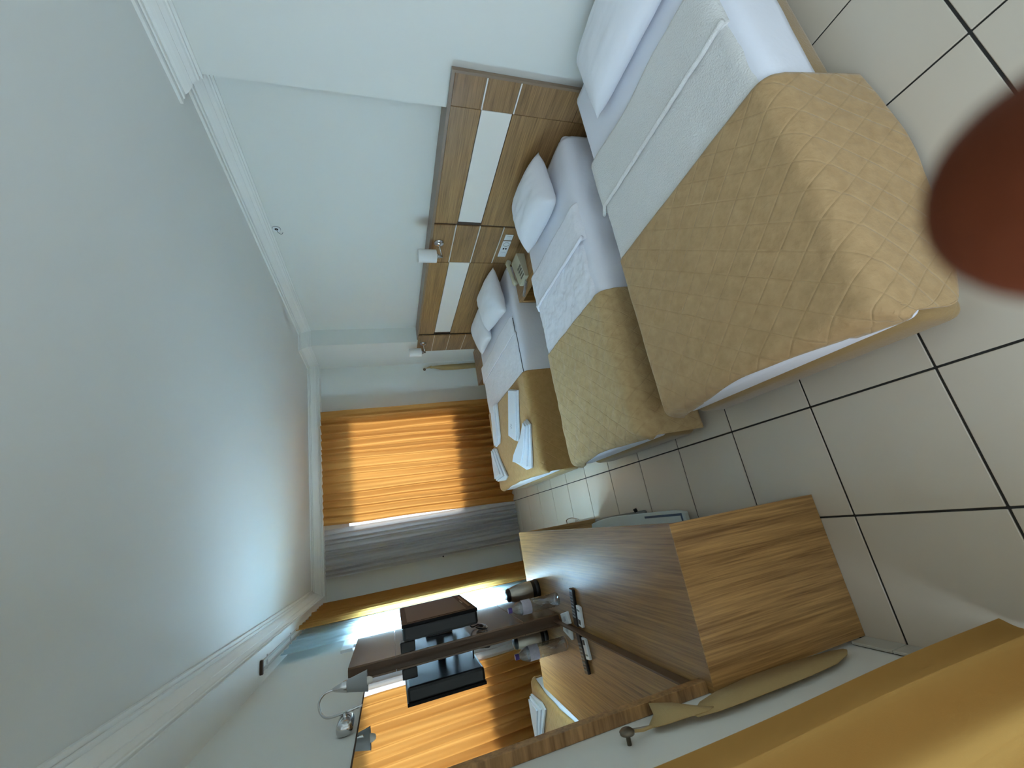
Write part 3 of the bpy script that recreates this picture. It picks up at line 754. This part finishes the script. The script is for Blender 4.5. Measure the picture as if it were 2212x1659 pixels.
mk('collar', lathe([(.0045, .128), (.0095, .118), (.0218, .076), (.0206, .074), (.006, .118)], (-.501, 2.0, 1.678), 32, close=False), M_CHROME, sh, smooth=True)
mk('bulb', lathe([(0, -.020), (.008, -.018), (.014, -.006), (.014, .02), (.008, .05)], (-.501, 2.0, 1.678), 18, close=False), M_BULB, t, smooth=True)

# ------------------------------------------------------------------ things on the desk
c = (-.462, 2.85, ZD)
t = thing('kettle', 'steel electric kettle with a black base on the desk', 'kettle', c)
mk('base', lathe([(.058, 0), (.060, .004), (.060, .020), (.056, .026), (.058, .030), (.058, .046), (.054, .048)], c, 36), M_BLACK, t, smooth=True, auto=35)
mk('body', lathe([(.056, .048), (.0565, .060), (.0545, .11), (.049, .155), (.042, .185), (.038, .195)], c, 40), M_STEEL, t, smooth=True, auto=35)
mk('lid', lathe([(.040, .193), (.041, .200), (.036, .211), (.020, .218), (.0, .220)], c, 32, close=False), M_BLACK, t, smooth=True)
mk('handle', tube(bez([(-.475, 2.886, .856), (-.49, 2.925, .858), (-.50, 2.94, .80), (-.495, 2.925, .735), (-.485, 2.90, .722)], 8), .010, 10), M_BLACK, t, smooth=True)

c = (-.482, 2.50, ZD)
t = thing('water_bottle', 'clear plastic water bottle with a purple cap on the desk', 'bottle', c)
pf = [(.0, .004), (.022, .002), (.032, .0), (.0365, .010)]
for k in range(9): pf += [(.0365, .018 + k * .016), (.0345, .026 + k * .016)]
pf += [(.0365, .165), (.0365, .225), (.034, .238), (.024, .262), (.014, .275), (.0125, .290)]
mk('bottle_body', lathe(pf, c, 36, close=False), M_PET, t, smooth=True)
mk('label_band', lathe([(.0370, .170), (.0374, .172), (.0374, .222), (.0370, .224)], c, 36, close=False), M_LABEL, t, smooth=True)
mk('cap', lathe([(.0145, .280), (.0145, .298), (.013, .301), (0, .301)], c, 24, close=False), M_PURPLE, t, smooth=True, auto=40)

def remote(name, label, p0, p1, w, h, m, keys_m, n):
    p0, p1 = Vector(p0), Vector(p1); d = (p1 - p0); L_ = d.length; ang = math.atan2(d.y, d.x); mid = (p0 + p1) / 2
    t = thing(name, label, 'remote', (mid.x, mid.y, ZD + .001), 'remote controls on the desk')
    Mx = Matrix.Translation((mid.x, mid.y, ZD + .001)) @ Matrix.Rotation(ang, 4, 'Z')
    mk('body', xf(B((-L_ / 2, L_ / 2, -w / 2, w / 2, 0, h), bevel=.004), Mx), m, t)
    for i in range(n):
        for j in (-1, 0, 1):
            x = -L_ / 2 + .02 + i * (L_ - .05) / n; y = j * w * .27
            mk('button', xf(B((x - .004, x + .004, y - .004, y + .004, h - .001, h + .0025), bevel=.001, seg=1), Mx), keys_m, t)
    return t, Mx, L_
remote('remote_control', 'slim black television remote on the desk against the mirror', (-.400, 2.235, 0), (-.578, 2.255, 0), .046, .016, M_BLACK, M_GREYPL, 8)
t, Mx, L_ = remote('remote_control', 'small white air-conditioner remote beside the black one', (-.475, 2.182, 0), (-.572, 2.195, 0), .044, .016, M_PLASTIC, M_GREYPL, 1)
mk('display', xf(B((L_ / 2 - .034, L_ / 2 - .012, -.012, .012, .0155, .0175), bevel=.0005, seg=1), Mx), M_BLACK, t)
t = thing('soap_packet', 'small flat white packet on the desk between bottle and remotes', 'packet', (-.572, 2.40, ZD + .001))
Mx = Matrix.Translation((-.568, 2.405, ZD + .001)) @ Matrix.Rotation(.25, 4, 'Z')
mk('packet', xf(B((-.03, .03, -.055, .055, 0, .014), bevel=.003), Mx), M_PLASTIC, t)
mk('stamp', xf(B((-.012, .012, -.02, .016, .0138, .0146)), Mx), M_TOWELPRINT, t)
for k, (x, y, r_) in enumerate(((-.365, 2.356, .007), (-.356, 2.272, .006), (-.382, 2.305, .008))):
    o = mk('water_drop', lathe([(r_, 0), (r_ * .95, .0015), (r_ * .6, .003), (0, .0036)], (x, y, ZD), 14, close=False), M_DROP, origin=(x, y, ZD), smooth=True)
    tag(o, ('water drop on the desk farthest from the edge', 'water drop on the desk nearest the viewer', 'largest water drop on the desk nearest the remotes')[k], 'water drop', 'water drops on the desk')

# folded ironing board on the floor under the desk
ib = thing('ironing_board', 'folded ironing board with a pale cover lying under the desk', 'ironing board', (-.25, 2.8, 0))
def bw(y):  # half width along the board
    s = (y - 1.93) / 1.45
    return .165 * (1 - max(0, (s - .45) / .55) ** 2.2 * .75)
pts = [(-.272 + bw(1.93 + 1.45 * k / 20) - (.012 if k == 0 else 0), 1.93 + 1.45 * k / 20) for k in range(21)] + [(-.272 - bw(1.93 + 1.45 * k / 20), 1.93 + 1.45 * k / 20) for k in range(20, -1, -1)]
outline(pts, .060, .088, M_BOARDC, 'cover', ib, r=.006)
mk('trim_band', B((-.40, -.125, 1.950, 1.962, .0875, .0895), (-.137, -.125, 1.962, 2.30, .0875, .0895)), M_BLUE, ib)
for x0, x1 in ((-.150, -.105), (-.30, -.26)):
    mk('leg', tube([(x0, 3.78, .030), (x1 if x0 > -.2 else x1, 2.35, .045)], .014, 8), M_LEG, ib, smooth=True)
mk('cross_foot', tube([(-.145, 3.80, .024), (-.34, 3.80, .024)], .016, 8), M_BROWNCAP, ib, smooth=True)
mk('wire_loop', tube(bez([(-.14, 3.62, .035), (-.10, 3.60, .05), (-.085, 3.48, .055), (-.10, 3.36, .05), (-.135, 3.34, .035)], 6), .004, 6), M_CHROME, ib, smooth=True)
mk('knob', lathe([(.0, 0), (.012, 0), (.012, .02), (0, .022)], (-.095, 2.44, .05), 12, (.9, 0, .3), False), M_BLACK, ib)

# ------------------------------------------------------------------ tiebacks
def ribbon(pts, widths, nrm, m, name, parent, th=.004):
    """strip of cloth: centre points with widths measured along nrm vectors"""
    vs_, fs = [], []
    for p, w, n in zip(pts, widths, nrm):
        n = Vector(n).normalized(); vs_ += [Vector(p) - n * w / 2, Vector(p) + n * w / 2]
    for i in range(len(pts) - 1): fs.append((2 * i, 2 * i + 1, 2 * i + 3, 2 * i + 2))
    o = mk(name, (vs_, fs), m, parent, smooth=True)
    md = o.modifiers.new('thickness', 'SOLIDIFY'); md.thickness = th; md.offset = 0
    return o
def hook(t, c, ax, side):
    c = Vector(c); ax = Vector(ax)
    mk('hook_knob', lathe([(.0, 0), (.006, 0), (.006, .022), (.019, .024), (.020, .030), (.014, .035), (0, .036)], c, 20, ax, False), M_BRASS, t, smooth=True)
t = thing('tieback', 'tan cloth tieback hanging from a metal hook between desk and yellow curtain', 'tieback', (XL, 1.20, .99), 'cloth tiebacks')
hook(t, (XL, 1.205, 1.000), (1, 0, 0), 1)
mk('hook_wire', tube([(XL + .012, 1.222, .935), (XL + .016, 1.214, .955), (XL + .028, 1.208, .985), (XL + .01, 1.225, .90)], .0028, 6), M_CHROME, t)
mk('loop_cord', tube([(XL + .024, 1.207, .98), (XL + .022, 1.200, .955), (XL + .020, 1.205, .925)], .004, 6), M_TIE, t)
ribbon([(XL + .016, 1.215, .925), (XL + .020, 1.222, .89), (XL + .028, 1.235, .845), (XL + .026, 1.215, .79), (XL + .022, 1.200, .755)],
       [.012, .06, .125, .10, .05], [(0, 1, -.1), (0, 1, -.1), (.1, 1, .55), (.1, 1, .7), (0, 1, .9)], M_TIE, 'folded_end', t)
ribbon([(XL + .018, 1.185, .80), (XL + .020, 1.196, .74), (XL + .020, 1.205, .66), (XL + .020, 1.212, .52), (XL + .019, 1.212, .40), (XL + .018, 1.212, .28), (XL + .018, 1.218, .20), (XL + .018, 1.222, .165)],
       [.02, .07, .095, .110, .105, .085, .05, .012], [(0, 1, .15)] * 8, M_TIE, 'band', t)
t = thing('tieback', 'tan cloth tieback hanging in the far right corner beside the glowing curtain', 'tieback', (2.13, YF, .94), 'cloth tiebacks')
hook(t, (2.135, YF, .945), (0, -1, 0), 1)
mk('hook_wire', tube([(2.14, YF - .03, .93), (2.165, YF - .02, .905)], .0028, 6), M_CHROME, t)
ribbon([(2.150, YF - .025, .925), (2.165, YF - .022, .88), (2.168, YF - .02, .84)], [.008, .025, .05], [(1, 0, .2)] * 3, M_TIE, 'folded_end', t)
ribbon([(2.165, YF - .022, .86), (2.16, YF - .024, .78), (2.15, YF - .024, .70), (2.15, YF - .022, .55), (2.155, YF - .02, .35), (2.16, YF - .02, .15)],
       [.02, .05, .075, .085, .085, .07], [(1, 0, .1)] * 6, M_TIE, 'band', t)

# round cover with a loose wire high on the right wall
t = thing('wall_cover', 'small round white cap with a loose wire just below the cornice', 'wall cap', (XM, 2.98, 2.235))
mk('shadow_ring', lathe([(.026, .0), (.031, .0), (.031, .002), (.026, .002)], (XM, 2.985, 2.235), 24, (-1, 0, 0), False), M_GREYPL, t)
mk('ring', lathe([(.012, .0), (.028, .0), (.028, .008), (.022, .012), (.013, .006)], (XM, 2.985, 2.235), 24, (-1, 0, 0), False), M_PLASTIC, t, smooth=True)
mk('hole', lathe([(0, .003), (.014, .003), (.014, .004), (0, .005)], (XM, 2.985, 2.235), 18, (-1, 0, 0), False), M_BLACK, t)
mk('wire', tube(bez([(XM - .006, 2.985, 2.235), (XM - .02, 3.0, 2.228), (XM - .022, 3.02, 2.212), (XM - .012, 3.03, 2.205), (XM - .01, 3.015, 2.195)], 6), .0025, 6), M_GREYPL, t, smooth=True)

# ------------------------------------------------------------------ the hand of the person taking the picture: one fingertip strays into view
def cv(x, y, z):    # metres right / down / ahead of the lens
    return (CAM * K + AX_R * x + AX_D * y + AX_F * z) / K
M_SHADED_SKIN = plain('skin', srgb(92, 44, 22), 0.75, spec=0.12, var=0.06, scale=60, bump=0.08, bscale=400)  # skin colour darkened to stand in for shade from the unbuilt phone
HAND = [  # name, parent, position, radius (metres)
    ('palm', None, (.128, .000, -.004), (.030, .017)), ('wrist', 'palm', (.185, .012, -.012), (.026, .020)), ('forearm', 'wrist', (.300, .030, -.030), (.034, .032)),
    ('k1', 'palm', (.108, -.032, .004), (.0115, .0115)), ('i1', 'k1', (.082, -.029, .020), (.0105, .0105)), ('i2', 'i1', (.060, -.0240, .029), (.0100, .0100)), ('i3', 'i2', (.0462, -.0165, .0318), (.0112, .0112)), ('i4', 'i3', (.0362, -.0115, .0322), (.0084, .0084)),
    ('k2', 'palm', (.104, -.010, .004), (.0115, .0115)), ('m1', 'k2', (.074, -.008, -.004), (.0095, .0095)), ('m2', 'm1', (.064, -.006, -.028), (.0088, .0088)), ('m3', 'm2', (.078, -.004, -.044), (.0080, .0080)),
    ('k3', 'palm', (.106, .012, .002), (.0110, .0110)), ('r1', 'k3', (.078, .014, -.006), (.0092, .0092)), ('r2', 'r1', (.068, .014, -.028), (.0085, .0085)), ('r3', 'r2', (.082, .014, -.042), (.0076, .0076)),
    ('k4', 'palm', (.112, .033, -.002), (.0100, .0100)), ('l1', 'k4', (.090, .036, -.010), (.0085, .0085)), ('l2', 'l1', (.082, .036, -.028), (.0078, .0078)), ('l3', 'l2', (.093, .035, -.039), (.0070, .0070)),
    ('t0', 'palm', (.140, -.034, -.014), (.0150, .0130)), ('t1', 't0', (.116, -.054, -.026), (.0110, .0110)), ('t2', 't1', (.094, -.062, -.036), (.0098, .0098)), ('t3', 't2', (.078, -.064, -.042), (.0080, .0080)),
]
idx = {h[0]: i for i, h in enumerate(HAND)}
me = bpy.data.meshes.new('person')
o0 = cv(.128, 0, -.004)
me.from_pydata([(Vector(cv(*h[2])) - Vector(o0)) * K for h in HAND], [(idx[h[1]], i) for i, h in enumerate(HAND) if h[1]], [])
person = bpy.data.objects.new('person', me); COL.objects.link(person); person.location = Vector(o0) * K
sk = person.modifiers.new('skin', 'SKIN'); sk.use_smooth_shade = True; sk.branch_smoothing = 0.4
for i, h in enumerate(HAND):
    me.skin_vertices[0].data[i].radius = h[3]
    me.skin_vertices[0].data[i].use_root = (i == 0)
ss = person.modifiers.new('smooth', 'SUBSURF'); ss.levels = 3; ss.render_levels = 3
me.materials.append(M_SHADED_SKIN)
tag(person, 'blurred, shade-darkened fingertip of the person taking the picture, over the nearest bed', 'person')
